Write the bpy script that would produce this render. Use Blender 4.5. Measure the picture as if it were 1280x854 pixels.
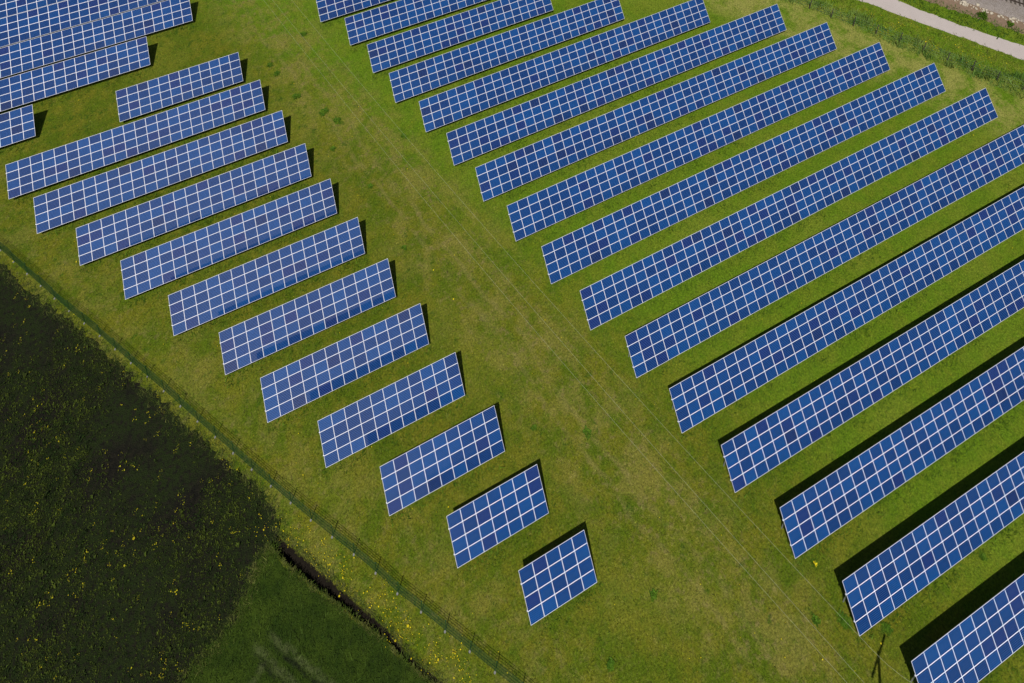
import bpy, bmesh, math, random
import numpy as np
from mathutils import Matrix, Vector
from mathutils.geometry import tessellate_polygon

for o in list(bpy.data.objects):
    bpy.data.objects.remove(o)
C = bpy.context.scene.collection
SC = bpy.context.scene
random.seed(7)
RNG = np.random.default_rng(11)

# ------------------------------------------------------------------ camera
CAM_R = ((0.90898194, 0.15108258, -0.38849181),
         (-0.41495406, 0.41642597, -0.8089515),
         (0.0395596, 0.89652856, 0.44121602))
cam_d = bpy.data.cameras.new('camera')
cam = bpy.data.objects.new('camera', cam_d)
C.objects.link(cam)
m = Matrix(CAM_R).to_4x4()
m.translation = Vector((0, 0, 110.0))
cam.matrix_world = m
cam_d.sensor_width = 36
cam_d.lens = 30.057
cam_d.shift_y = -0.6682
cam_d.clip_start = 1
cam_d.clip_end = 6000
SC.camera = cam

# ------------------------------------------------------------------ sky and sun
SUN_TRAVEL = Vector((0.3551, 0.3976, -1.0)).normalized()
EL = math.asin(-SUN_TRAVEL.z)
AZ = math.atan2(-SUN_TRAVEL.x, -SUN_TRAVEL.y)
w = bpy.data.worlds.new('World')
SC.world = w
w.use_nodes = True
wn = w.node_tree
wn.nodes.clear()
sky = wn.nodes.new('ShaderNodeTexSky')
sky.sky_type = 'NISHITA'
sky.sun_disc = False
sky.sun_elevation = EL
sky.sun_rotation = AZ
sky.air_density = 1.0
sky.dust_density = 0.6
bg = wn.nodes.new('ShaderNodeBackground')
bg.inputs['Strength'].default_value = 0.05
wo = wn.nodes.new('ShaderNodeOutputWorld')
# white cloud added in the unseen southern sky, giving left panels a pale sheen
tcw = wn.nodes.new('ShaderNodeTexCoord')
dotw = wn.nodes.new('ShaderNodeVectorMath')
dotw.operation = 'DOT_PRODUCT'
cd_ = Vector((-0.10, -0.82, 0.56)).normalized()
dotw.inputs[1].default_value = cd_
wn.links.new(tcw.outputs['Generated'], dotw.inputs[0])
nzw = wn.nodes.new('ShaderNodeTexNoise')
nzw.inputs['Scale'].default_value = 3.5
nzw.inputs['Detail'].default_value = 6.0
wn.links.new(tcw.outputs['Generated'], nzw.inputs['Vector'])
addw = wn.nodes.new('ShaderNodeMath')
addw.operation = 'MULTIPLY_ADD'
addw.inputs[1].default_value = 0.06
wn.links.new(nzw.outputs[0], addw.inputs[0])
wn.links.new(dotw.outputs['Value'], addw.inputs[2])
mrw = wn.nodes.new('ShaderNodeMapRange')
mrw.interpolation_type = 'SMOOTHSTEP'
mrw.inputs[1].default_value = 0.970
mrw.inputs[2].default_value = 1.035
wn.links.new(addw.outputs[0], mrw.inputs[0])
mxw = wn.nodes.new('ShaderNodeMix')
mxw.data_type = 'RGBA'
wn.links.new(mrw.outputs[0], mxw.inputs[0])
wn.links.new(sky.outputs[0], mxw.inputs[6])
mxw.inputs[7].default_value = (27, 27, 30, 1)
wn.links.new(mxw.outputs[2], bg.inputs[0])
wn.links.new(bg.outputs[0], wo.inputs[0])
sun_d = bpy.data.lights.new('sun', 'SUN')
sun_d.energy = 4.5
sun_d.angle = math.radians(0.5)
sun_d.color = (1.0, 0.95, 0.86)
sun = bpy.data.objects.new('sun', sun_d)
C.objects.link(sun)
sun.rotation_euler = SUN_TRAVEL.to_track_quat('-Z', 'Y').to_euler()
sun.location = (-40, -40, 120)
SC.view_settings.view_transform = 'Standard'
SC.view_settings.look = 'None'
SC.view_settings.gamma = 1
SC.view_settings.use_curve_mapping = False
SC.view_settings.exposure = 0.0


# ------------------------------------------------------------------ node helpers
class NT:
    def __init__(self, tree):
        self.t = tree

    def n(self, typ, ins=None, **props):
        nd = self.t.nodes.new(typ)
        for k, v in props.items():
            setattr(nd, k, v)
        for k, v in (ins or {}).items():
            s = nd.inputs[k]
            if isinstance(v, bpy.types.NodeSocket):
                self.t.links.new(v, s)
            else:
                s.default_value = v
        return nd

    def math(self, op, a, b=0.0, c=0.0, clamp=False):
        return self.n('ShaderNodeMath', {0: a, 1: b, 2: c}, operation=op, use_clamp=clamp).outputs[0]

    def noise(self, vec, scale, detail=2.0, rough=0.5, dist=0.0):
        return self.n('ShaderNodeTexNoise', {'Vector': vec, 'Scale': scale, 'Detail': detail,
                                             'Roughness': rough, 'Distortion': dist}).outputs[0]

    def ramp(self, fac, lo, hi):
        return self.n('ShaderNodeMapRange', {0: fac, 1: lo, 2: hi, 3: 0.0, 4: 1.0}, clamp=True,
                      interpolation_type='SMOOTHSTEP').outputs[0]

    def mix(self, fac, a, b):
        nd = self.n('ShaderNodeMix', data_type='RGBA')
        for i, v in ((0, fac), (6, a), (7, b)):
            if isinstance(v, bpy.types.NodeSocket):
                self.t.links.new(v, nd.inputs[i])
            else:
                nd.inputs[i].default_value = v if i == 0 else (*v, 1.0)
        return nd.outputs[2]

    def line_dist(self, pos, p, q):
        """signed distance of world xy to the line p-q"""
        d = (Vector(q) - Vector(p)).normalized()
        nx, ny = -d.y, d.x
        dot = self.n('ShaderNodeVectorMath', {0: pos, 1: (nx, ny, 0)}, operation='DOT_PRODUCT').outputs['Value']
        return self.math('SUBTRACT', dot, nx * p[0] + ny * p[1])

    def line_along(self, pos, p, q):
        d = (Vector(q) - Vector(p)).normalized()
        dot = self.n('ShaderNodeVectorMath', {0: pos, 1: (d.x, d.y, 0)}, operation='DOT_PRODUCT').outputs['Value']
        return self.math('SUBTRACT', dot, d.x * p[0] + d.y * p[1])


def new_mat(name):
    mt = bpy.data.materials.new(name)
    mt.use_nodes = True
    t = mt.node_tree
    t.nodes.clear()
    out = t.nodes.new('ShaderNodeOutputMaterial')
    b = t.nodes.new('ShaderNodeBsdfPrincipled')
    t.links.new(b.outputs[0], out.inputs[0])
    return mt, NT(t), b


def simple_mat(name, col, rough=0.6, metal=0.0, var=0.25, scale=3.0):
    mt, T, b = new_mat(name)
    pos = T.n('ShaderNodeNewGeometry').outputs['Position']
    f = T.noise(pos, scale, 4.0, 0.6)
    c2 = tuple(c * (1 - var) for c in col)
    c1 = tuple(min(1, c * (1 + var)) for c in col)
    T.t.links.new(T.mix(f, c2, c1), b.inputs['Base Color'])
    b.inputs['Roughness'].default_value = rough
    b.inputs['Metallic'].default_value = metal
    return mt


CORR = ((8.2, 100.2), (37.6, 12.4))


def grass_colour(T, pos):
    """colour of the mown grass as it grows over the site (patches of moss, dry grass and bare earth)"""
    big = T.noise(pos, 0.07, 3.0, 0.6)
    mid = T.noise(pos, 0.35, 4.0, 0.62)
    sm = T.noise(pos, 1.6, 4.0, 0.65)
    fine = T.noise(pos, 5.5, 4.0, 0.7)
    fine2 = T.noise(pos, 2.4, 3.0, 0.7)
    east = T.ramp(T.line_dist(pos, (2.0, 92.0), (49.0, 9.0)), 0.0, 12.0)
    green = T.mix(east, (0.064, 0.098, 0.004), (0.082, 0.148, 0.006))
    lush = T.mix(east, (0.046, 0.080, 0.003), (0.056, 0.112, 0.004))
    col = T.mix(T.ramp(mid, 0.38, 0.64), green, T.mix(east, (0.110, 0.116, 0.008), (0.106, 0.152, 0.009)))
    col = T.mix(T.math('MULTIPLY', T.ramp(big, 0.50, 0.66), 0.55), col, T.mix(east, (0.118, 0.132, 0.012), (0.138, 0.168, 0.016)))
    col = T.mix(T.math('MULTIPLY', T.ramp(sm, 0.50, 0.70), 0.6), col, lush)
    col = T.mix(T.math('MULTIPLY', T.ramp(fine2, 0.56, 0.72), T.math('SUBTRACT', 0.45, T.math('MULTIPLY', east, 0.25))), col, (0.185, 0.185, 0.040))
    # dry and bare patches, most of them where vehicles drive between the two blocks
    d = T.math('ABSOLUTE', T.line_dist(pos, *CORR))
    corr = T.math('SUBTRACT', 1.0, T.ramp(d, 1.5, 8.5))
    d2 = T.math('ABSOLUTE', T.line_dist(pos, (-26.4, 78.0), (15.0, 22.4)))
    edge = T.math('SUBTRACT', 1.0, T.ramp(d2, 2.5, 8.0))
    zone = T.math('MAXIMUM', corr, T.math('MULTIPLY', edge, 0.6))
    pat = T.noise(pos, 0.22, 6.0, 0.72, 0.3)
    bare = T.math('MULTIPLY', T.ramp(pat, 0.45, 0.60), T.math('ADD', T.math('MULTIPLY', zone, 0.62), 0.04))
    col = T.mix(bare, col, (0.160, 0.146, 0.030))
    pat2 = T.noise(pos, 1.1, 5.0, 0.75)
    bare2 = T.math('MULTIPLY', T.ramp(pat2, 0.52, 0.66), T.math('MULTIPLY', zone, 0.60))
    col = T.mix(bare2, col, (0.160, 0.128, 0.050))
    # worn wheel tracks down the lane
    wv = T.math('MULTIPLY', T.math('SUBTRACT', T.noise(pos, 0.12, 3.0, 0.5), 0.5), 3.0)
    dc = T.math('ADD', T.line_dist(pos, *CORR), T.math('ADD', wv, 1.2))
    rut = T.math('ABSOLUTE', T.math('SUBTRACT', T.math('ABSOLUTE', dc), 0.85))
    rut = T.math('SUBTRACT', 1.0, T.ramp(rut, 0.10, 0.42))
    rut = T.math('MULTIPLY', rut, T.ramp(T.noise(pos, 0.5, 5.0, 0.7), 0.38, 0.60))
    col = T.mix(T.math('MULTIPLY', rut, 0.38), col, (0.175, 0.150, 0.050))
    # dry pale hay by the field path in the east
    d3 = T.line_dist(pos, (85.6, 71.5), (106.6, 43.0))
    hay = T.math('MULTIPLY', T.math('SUBTRACT', 1.0, T.ramp(T.math('ABSOLUTE', T.math('ADD', d3, 3.0)), 2.0, 7.0)),
                 T.ramp(T.math('ADD', mid, T.math('MULTIPLY', fine2, 0.4)), 0.52, 0.80))
    col = T.mix(T.math('MULTIPLY', hay, 0.75), col, (0.235, 0.225, 0.060))
    mott = T.ramp(T.noise(pos, 1.15, 6.0, 0.78), 0.545, 0.66)
    col = T.mix(T.math('MULTIPLY', mott, 0.55), col, (0.040, 0.078, 0.004))
    tan = T.ramp(T.noise(pos, 0.75, 6.0, 0.8, 0.3), 0.56, 0.68)
    col = T.mix(T.math('MULTIPLY', tan, T.math('ADD', T.math('MULTIPLY', zone, 0.34), T.math('SUBTRACT', 0.20, T.math('MULTIPLY', east, 0.14)))), col, (0.215, 0.185, 0.055))
    north = T.ramp(T.n('ShaderNodeSeparateXYZ', {0: pos}).outputs[1], 62.0, 80.0)
    clump = T.ramp(T.math('ADD', T.noise(pos, 0.62, 7.0, 0.80, 0.2), T.math('MULTIPLY', north, 0.035)), 0.585, 0.65)
    col = T.mix(T.math('MULTIPLY', clump, T.math('SUBTRACT', 0.75, T.math('MULTIPLY', east, 0.45))), col, (0.030, 0.068, 0.004))
    speck = T.ramp(T.noise(pos, 3.4, 5.0, 0.78), 0.53, 0.70)
    col = T.mix(T.math('MULTIPLY', speck, 0.50), col, (0.034, 0.066, 0.004))
    straw = T.ramp(T.noise(pos, 4.6, 5.0, 0.78), 0.57, 0.72)
    col = T.mix(T.math('MULTIPLY', straw, T.math('SUBTRACT', 0.42, T.math('MULTIPLY', east, 0.27))), col, (0.255, 0.235, 0.075))
    f = T.math('ADD', T.math('MULTIPLY', fine, 2.7), -0.28)
    return T.n('ShaderNodeVectorMath', {0: col, 3: f}, operation='SCALE').outputs[0]


# ------------------------------------------------------------------ mesh helpers
def link(o, parent=None):
    C.objects.link(o)
    if parent is not None:
        o.parent = parent
    return o


def obj_from_mesh(name, me, parent=None):
    return link(bpy.data.objects.new(name, me), parent)


def obj_bm(name, bm, mats, parent=None, smooth=False):
    me = bpy.data.meshes.new(name)
    bm.to_mesh(me)
    bm.free()
    for mt in (mats if isinstance(mats, (list, tuple)) else [mats]):
        me.materials.append(mt)
    if smooth:
        me.polygons.foreach_set('use_smooth', [True] * len(me.polygons))
    return obj_from_mesh(name, me, parent)


def empty(name, loc, label, cat, group=None):
    o = bpy.data.objects.new(name, None)
    C.objects.link(o)
    o.location = loc
    o.empty_display_size = 0.5
    tag(o, label, cat, group)
    return o


def tag(o, label, cat, group=None):
    o['label'] = label
    o['category'] = cat
    if group:
        o['group'] = group
    return o


def structure(o):
    o['kind'] = 'structure'
    return o


def stuff(o, label=None, cat=None):
    o['kind'] = 'stuff'
    if label:
        o['label'] = label
    if cat:
        o['category'] = cat
    return o


def add_box(bm, c, s, rot=None, mi=0):
    g = bmesh.ops.create_cube(bm, size=1.0)
    vs = g['verts']
    M = Matrix.Translation(c) @ (rot.to_4x4() if rot else Matrix.Identity(4)) @ Matrix.Diagonal((*s, 1))
    bmesh.ops.transform(bm, matrix=M, verts=vs)
    for v in vs:
        for f in v.link_faces:
            f.material_index = mi
    return vs


def add_bar(bm, a, b, wx, wz, mi=0):
    a, b = Vector(a), Vector(b)
    d = b - a
    rot = d.to_track_quat('Y', 'Z').to_matrix()
    return add_box(bm, (a + b) / 2, (wx, d.length, wz), rot, mi)


def add_cyl(bm, a, b, r0, r1, seg=8):
    a, b = Vector(a), Vector(b)
    d = b - a
    g = bmesh.ops.create_cone(bm, cap_ends=True, segments=seg, radius1=r0, radius2=r1, depth=d.length)
    M = Matrix.Translation((a + b) / 2) @ d.to_track_quat('Z', 'Y').to_matrix().to_4x4()
    bmesh.ops.transform(bm, matrix=M, verts=g['verts'])


def tri_mesh(name, V, F, mat, parent=None):
    """V (n,3), F (m,3) numpy"""
    me = bpy.data.meshes.new(name)
    me.vertices.add(len(V))
    me.vertices.foreach_set('co', np.ascontiguousarray(V, dtype=np.float32).ravel())
    k = F.shape[1]
    me.loops.add(F.size)
    me.loops.foreach_set('vertex_index', np.ascontiguousarray(F, dtype=np.int32).ravel())
    me.polygons.add(len(F))
    me.polygons.foreach_set('loop_start', np.arange(0, F.size, k, dtype=np.int32))
    me.polygons.foreach_set('loop_total', np.full(len(F), k, dtype=np.int32))
    me.update(calc_edges=True)
    me.materials.append(mat)
    return obj_from_mesh(name, me, parent)


def in_poly(P, poly):
    poly = np.asarray(poly, float)
    x, y = P[:, 0], P[:, 1]
    r = np.zeros(len(P), bool)
    j = len(poly) - 1
    for i in range(len(poly)):
        xi, yi = poly[i]
        xj, yj = poly[j]
        c = ((yi > y) != (yj > y)) & (x < (xj - xi) * (y - yi) / (yj - yi + 1e-12) + xi)
        r ^= c
        j = i
    return r


def poly_dist(P, line):
    line = np.asarray(line, float)
    best = np.full(len(P), 1e9)
    tt = np.zeros(len(P))
    L = np.concatenate([[0], np.cumsum(np.hypot(*np.diff(line, axis=0).T))])
    for i in range(len(line) - 1):
        a, b = line[i], line[i + 1]
        d = b - a
        t = np.clip(((P - a) @ d) / (d @ d), 0, 1)
        q = a + t[:, None] * d
        ds = np.hypot(*(P - q).T)
        k = ds < best
        best[k] = ds[k]
        tt[k] = (L[i] + t * np.hypot(*d))[k] / L[-1]
    return best, tt


def resample(line, step):
    line = np.asarray(line, float)
    L = np.concatenate([[0], np.cumsum(np.hypot(*np.diff(line, axis=0).T))])
    n = max(2, int(round(L[-1] / step)) + 1)
    s = np.linspace(0, L[-1], n)
    return np.stack([np.interp(s, L, line[:, 0]), np.interp(s, L, line[:, 1])], 1)


def ragged(line, step, amp):
    """resampled line with a wandering edge"""
    p = resample(line, step)
    n = len(p)
    j = RNG.normal(0, amp, (n, 2)) + np.repeat(RNG.normal(0, amp, (n // 4 + 1, 2)), 4, 0)[:n]
    j[0] = j[-1] = 0
    return p + j


def flat_sheet(name, poly, z, mat):
    pts = [Vector((p[0], p[1], 0)) for p in poly]
    tris = tessellate_polygon([pts])
    V = np.array([[p[0], p[1], z] for p in poly])
    F = np.array(tris, int)
    a, b, c = V[F[:, 0]], V[F[:, 1]], V[F[:, 2]]
    neg = np.cross(b - a, c - a)[:, 2] < 0
    F[neg] = F[neg][:, ::-1]
    return tri_mesh(name, V, F, mat)


# ------------------------------------------------------------------ where things lie on the site (metres)
FENCE = [(-44.0, 102.0), (-34.0, 88.3), (-26.4, 78.0), (-22.9, 73.2), (-19.3, 68.2), (-15.3, 63.0), (-13.2, 60.1),
         (-10.3, 56.2), (-7.5, 52.3), (-3.6, 46.9), (-1.4, 43.9), (1.8, 39.6), (4.0, 36.8), (6.1, 34.1), (7.7, 31.7),
         (9.1, 30.0), (10.7, 27.9), (12.2, 26.0), (13.7, 24.0), (15.0, 22.4), (20.5, 15.0), (26.0, 7.6)]
FIELD_EDGE = [(-50.0, 106.0), (-36.0, 88.8), (-26.3, 75.9), (-22.8, 71.4), (-19.1, 66.7), (-15.5, 62.0), (-11.8, 56.8),
              (-9.4, 53.4), (-6.3, 49.3), (-4.4, 46.7), (-2.6, 44.3), (-1.1, 41.6), (-1.0, 39.9)]
SOIL_MEADOW = [(-1.6, 39.3), (-3.3, 38.5), (-4.4, 37.2), (-6.0, 35.5), (-8.0, 34.6), (-10.1, 33.8), (-15.0, 31.0), (-30.0, 24.0)]
DITCH = [(-1.9, 39.9), (-0.6, 38.1), (1.1, 35.8), (3.1, 33.4), (4.7, 31.3), (6.0, 29.7), (7.4, 27.4), (9.3, 25.0), (13.0, 20.2), (19, 12.5)]
PATH_LOW = [(70.0, 101.0), (85.0, 82.0), (97.4, 66.6), (102.7, 60.0), (107.2, 54.7), (112.8, 47.6), (125.0, 33.0), (140.0, 15.0)]
PATH_UP = [(75.4, 99.0), (88.6, 82.3), (103.7, 63.9), (104.9, 62.0), (109.1, 56.2), (115.3, 49.5), (127.8, 34.7), (143.0, 17.0)]
TALL_LOW = [(66.0, 97.0), (85.6, 71.5), (90.2, 66.4), (93.7, 61.3), (97.0, 56.4), (101.3, 51.1), (106.6, 43.0), (116.0, 30.0)]
TALL_UP = [(71.0, 95.0), (90.6, 69.6), (95.6, 63.9), (98.9, 58.6), (102.4, 54.2), (109.8, 46.1), (120.0, 33.0)]
RIGHT_FENCE = [(70.0, 92.5), (80.0, 79.6), (87.7, 69.7), (91.3, 64.6), (95.1, 60.2), (98.3, 56.6), (101.3, 52.4), (106.8, 45.5), (113.5, 36.5), (122.0, 25.0)]
BALLAST = [(86.0, 92.0), (100.0, 75.0), (110.3, 61.8), (112.2, 59.3), (115.2, 55.7), (118.2, 52.2), (130.0, 38.0), (148.0, 17.0)]
BALLAST_EDGE = [(88.5, 92.0), (102.5, 75.0), (112.8, 60.4), (116.2, 56.2), (119.1, 52.6), (131.5, 38.0), (150.0, 16.0)]
RAIL = [(99.5, 81.2), (149.5, 22.8)]

M44 = cam.matrix_world.inverted()


def to_pix(P):
    """rough picture position, only used to leave out scatter far outside the view"""
    Q = np.c_[P, np.ones(len(P))] @ np.array(M44).T
    f = 30.057 / 36 * 1280
    return np.c_[640 + f * Q[:, 0] / -Q[:, 2], 427 - 855.3 - f * Q[:, 1] / -Q[:, 2]]


def near_view(P, margin):
    p = to_pix(np.c_[P, np.zeros(len(P))] if P.shape[1] == 2 else P)
    return (p[:, 0] > -margin) & (p[:, 0] < 1280 + margin) & (p[:, 1] > -margin) & (p[:, 1] < 854 + margin)


# ------------------------------------------------------------------ ground
def ground_mat():
    mt, T, b = new_mat('site_grass')
    pos = T.n('ShaderNodeNewGeometry').outputs['Position']
    col = grass_colour(T, pos)
    soil = T.n('ShaderNodeAttribute', attribute_name='soil').outputs['Fac']
    sn = T.noise(pos, 3.0, 5.0, 0.7)
    k = T.ramp(T.math('ADD', soil, T.math('MULTIPLY', T.math('SUBTRACT', sn, 0.5), 0.9)), 0.40, 0.62)
    soilc = T.mix(T.noise(pos, 6.0, 4.0, 0.6), (0.006, 0.005, 0.004), (0.018, 0.014, 0.010))
    col = T.mix(k, col, soilc)
    T.t.links.new(col, b.inputs['Base Color'])
    b.inputs['Roughness'].default_value = 0.95
    b.inputs['Specular IOR Level'].default_value = 0.1
    h = T.math('ADD', T.noise(pos, 9.0, 4.0, 0.7), T.math('MULTIPLY', T.noise(pos, 1.3, 3.0, 0.6), 1.5))
    bp_ = T.n('ShaderNodeBump', {'Height': h, 'Strength': 1.0, 'Distance': 0.10})
    T.t.links.new(bp_.outputs[0], b.inputs['Normal'])
    return mt


def spaced(lo, hi, fine_lo, fine_hi, fine, coarse):
    a = list(np.arange(lo, fine_lo, coarse)) + list(np.arange(fine_lo, fine_hi, fine)) + list(np.arange(fine_hi, hi + .1, coarse))
    return [-2500, -1200, -500, -250] + a + [350, 600, 1200, 2500]


gx = np.array(spaced(-120, 200, -5, 20, 0.16, 4.0))
gy = np.array(spaced(-60, 200, 11.5, 42, 0.16, 4.0))
GX, GY = np.meshgrid(gx, gy)
P = np.c_[GX.ravel(), GY.ravel()]
dd, tt = poly_dist(P, DITCH)
tt = tt * 1.0
wid = np.interp(tt, [0, .08, .25, .45, 1], [0.40, 0.60, 0.46, 0.22, 0.20])
dep = np.interp(tt, [0, .05, .25, .5, 1], [0.5, 1.4, 1.1, 0.5, 0.45])
wob = 1 + 0.25 * np.sin(P[:, 0] * 2.3) * np.sin(P[:, 1] * 1.7)
prof = np.clip(1 - (dd / (wid * wob)) ** 2, 0, 1) ** 0.42
Z = -dep * prof
Z = np.where(dd < 3, Z, 0)
nx_, ny_ = len(gx), len(gy)
idx = np.arange(nx_ * ny_).reshape(ny_, nx_)
F = np.stack([idx[:-1, :-1], idx[:-1, 1:], idx[1:, 1:], idx[1:, :-1]], -1).reshape(-1, 4)
ground = structure(tri_mesh('ground', np.c_[P, Z], F, ground_mat()))
at = ground.data.attributes.new('soil', 'FLOAT', 'POINT')
dfe, _ = poly_dist(P, FIELD_EDGE)
soilv = np.clip(1.15 - dd / (wid * 1.10) * 0.72, 0, 1)
at.data.foreach_set('value', soilv.astype(np.float32))


# ploughed field in the south-west corner
def field_mat():
    mt, T, b = new_mat('dark_wet_soil')
    pos = T.n('ShaderNodeNewGeometry').outputs['Position']
    a = T.noise(pos, 2.2, 6.0, 0.75)
    c = T.mix(T.ramp(a, 0.35, 0.7), (0.0045, 0.0045, 0.003), (0.016, 0.014, 0.008))
    g = T.math('MULTIPLY', T.ramp(T.noise(pos, 0.16, 4.0, 0.6), 0.34, 0.56), T.ramp(T.noise(pos, 2.5, 5.0, 0.7), 0.36, 0.56))
    c = T.mix(g, c, (0.013, 0.022, 0.0035))
    T.t.links.new(c, b.inputs['Base Color'])
    b.inputs['Roughness'].default_value = 0.9
    b.inputs['Specular IOR Level'].default_value = 0.15
    h = T.math('ADD', T.noise(pos, 2.6, 5.0, 0.75), T.noise(pos, 9.0, 3.0, 0.6))
    T.t.links.new(T.n('ShaderNodeBump', {'Height': h, 'Strength': 1.0, 'Distance': 0.22}).outputs[0], b.inputs['Normal'])
    return mt


edge1 = ragged(FIELD_EDGE, 0.22, 0.15)
edge2 = ragged(SOIL_MEADOW, 0.22, 0.17)
FIELD_POLY = np.vstack([edge1, edge2, [(-70, 10), (-150, 10), (-150, 150), (-85, 150)]])
field = structure(flat_sheet('field', FIELD_POLY, 0.02, field_mat()))

TRACKS = [((-3.24, 33.62), (0.84, 28.74)), ((-4.6, 33.6), (-1.92, 29.97)), ((-6.4, 30.2), (-3.4, 32.4))]


def meadow_colour(T, pos):
    mid = T.noise(pos, 0.35, 4.0, 0.6)
    sm = T.noise(pos, 1.5, 4.0, 0.65)
    col = T.mix(T.ramp(mid, 0.35, 0.65), (0.018, 0.036, 0.003), (0.034, 0.058, 0.005))
    col = T.mix(T.math('MULTIPLY', T.ramp(sm, 0.5, 0.7), 0.6), col, (0.016, 0.036, 0.003))
    wob = T.math('MULTIPLY', T.math('SUBTRACT', T.noise(pos, 1.1, 3.0, 0.6), 0.5), 0.5)
    for i, (p, q) in enumerate(TRACKS):
        dl = T.math('ABSOLUTE', T.math('ADD', T.line_dist(pos, p, q), wob))
        al = T.line_along(pos, p, q)
        ln = (Vector(q) - Vector(p)).length + (14 if i < 2 else 0)
        k = T.math('SUBTRACT', 1.0, T.ramp(dl, 0.06, 0.50))
        k = T.math('MULTIPLY', k, T.math('MULTIPLY', T.ramp(al, -0.3, 0.8), T.math('SUBTRACT', 1.0, T.ramp(al, ln - .8, ln + .5))))
        k = T.math('MULTIPLY', k, T.math('MULTIPLY', T.ramp(T.noise(pos, 1.6, 4.0, 0.7), 0.30, 0.6), 0.8))
        col = T.mix(k, col, (0.062, 0.078, 0.026))
    for i, (p, q) in enumerate(TRACKS[:2]):
        dk = T.math('ABSOLUTE', T.math('ADD', T.math('ADD', T.line_dist(pos, p, q), wob), 0.42))
        kk = T.math('MULTIPLY', T.math('SUBTRACT', 1.0, T.ramp(dk, 0.04, 0.26)), T.ramp(T.line_along(pos, p, q), 0.2, 1.5))
        kk = T.math('MULTIPLY', kk, T.ramp(T.noise(pos, 1.2, 4.0, 0.7), 0.35, 0.55))
        col = T.mix(T.math('MULTIPLY', kk, 0.8), col, (0.010, 0.013, 0.006))
    f = T.math('ADD', T.math('MULTIPLY', T.noise(pos, 8.0, 3.0, 0.6), 0.9), 0.55)
    return T.n('ShaderNodeVectorMath', {0: col, 3: f}, operation='SCALE').outputs[0]


def meadow_mat():
    mt, T, b = new_mat('dark_meadow_grass')
    pos = T.n('ShaderNodeNewGeometry').outputs['Position']
    T.t.links.new(meadow_colour(T, pos), b.inputs['Base Color'])
    b.inputs['Roughness'].default_value = 0.95
    b.inputs['Specular IOR Level'].default_value = 0.1
    h = T.math('ADD', T.noise(pos, 8.0, 4.0, 0.7), T.noise(pos, 1.6, 3.0, 0.6))
    T.t.links.new(T.n('ShaderNodeBump', {'Height': h, 'Strength': 1.0, 'Distance': 0.14}).outputs[0], b.inputs['Normal'])
    return mt


dl = resample(DITCH, 0.3)
tg = np.gradient(dl, axis=0)
tg /= np.hypot(*tg.T)[:, None]
off = np.interp(np.linspace(0, 1, len(dl)), [0, .08, .25, .45, 1], [0.75, 0.85, 0.66, 0.34, 0.30])
tg_d = tg.copy()
bank = dl + np.c_[tg[:, 1], -tg[:, 0]] * off[:, None] + RNG.normal(0, 0.07, dl.shape)
bank = bank[6:]
MEADOW_POLY = np.vstack([bank, [(30, -15), (-40, -40), (-90, -20), (-70, 10)], edge2[::-1][:-3]])
meadow = structure(flat_sheet('meadow', MEADOW_POLY, 0.012, meadow_mat()))


# path, ballast
def path_mat():
    mt, T, b = new_mat('pale_compacted_gravel')
    pos = T.n('ShaderNodeNewGeometry').outputs['Position']
    c = T.mix(T.noise(pos, 0.5, 5.0, 0.65), (0.345, 0.300, 0.285), (0.42, 0.37, 0.35))
    c = T.mix(T.math('MULTIPLY', T.ramp(T.noise(pos, 5.0, 5.0, 0.7), 0.5, 0.75), 0.35), c, (0.30, 0.27, 0.24))
    T.t.links.new(c, b.inputs['Base Color'])
    b.inputs['Roughness'].default_value = 0.9
    T.t.links.new(T.n('ShaderNodeBump', {'Height': T.noise(pos, 12.0, 4.0, 0.7), 'Strength': 0.6, 'Distance': 0.03}).outputs[0], b.inputs['Normal'])
    return mt


def strip(name, A, B, z, mat, amp=0.04, step=0.6):
    a, b = ragged(A, step, amp), ragged(B, step, amp)
    n = max(len(a), len(b))
    return structure(flat_sheet(name, np.vstack([a, b[::-1]]), z, mat))


path = strip('path', PATH_LOW, PATH_UP, 0.02, path_mat(), 0.05)
earth = simple_mat('brown_bare_earth', (0.17, 0.115, 0.075), 0.95, 0, 0.5, 2.5)
earth_strip = strip('bare_earth', [(x - 1.3, y - .8) for x, y in BALLAST], [(x + 1.2, y + 1.0) for x, y in BALLAST], 0.014, earth, 0.18)


def ballast_mat():
    mt, T, b = new_mat('grey_railway_gravel')
    pos = T.n('ShaderNodeNewGeometry').outputs['Position']
    v = T.n('ShaderNodeTexVoronoi', {'Vector': pos, 'Scale': 14.0})
    c = T.mix(v.outputs['Color'], (0.12, 0.10, 0.09), (0.34, 0.30, 0.275))
    c = T.mix(T.math('MULTIPLY', T.ramp(T.noise(pos, 0.8, 4.0, 0.65), 0.45, 0.7), 0.5), c, (0.16, 0.13, 0.10))
    T.t.links.new(c, b.inputs['Base Color'])
    b.inputs['Roughness'].default_value = 0.9
    T.t.links.new(T.n('ShaderNodeBump', {'Height': v.outputs['Distance'], 'Strength': 1.0, 'Distance': 0.06}).outputs[0], b.inputs['Normal'])
    return mt


# raised track bed: toe, shoulder, far side
be = resample(BALLAST_EDGE, 1.0)
tg = np.gradient(be, axis=0)
tg /= np.hypot(*tg.T)[:, None]
nr = np.c_[-tg[:, 1], tg[:, 0]]
rows = [np.c_[be + nr * o, np.full(len(be), z)] for o, z in ((0, -0.05), (0.5, 0.28), (1.2, 0.42), (9.0, 0.45), (10.5, -0.05))]
V = np.vstack(rows)
n = len(be)
Fq = []
for r in range(4):
    for i in range(n - 1):
        Fq.append((r * n + i, r * n + i + 1, (r + 1) * n + i + 1, (r + 1) * n + i))
ballast = structure(tri_mesh('railway_ballast', V, np.array(Fq), ballast_mat()))


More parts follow.
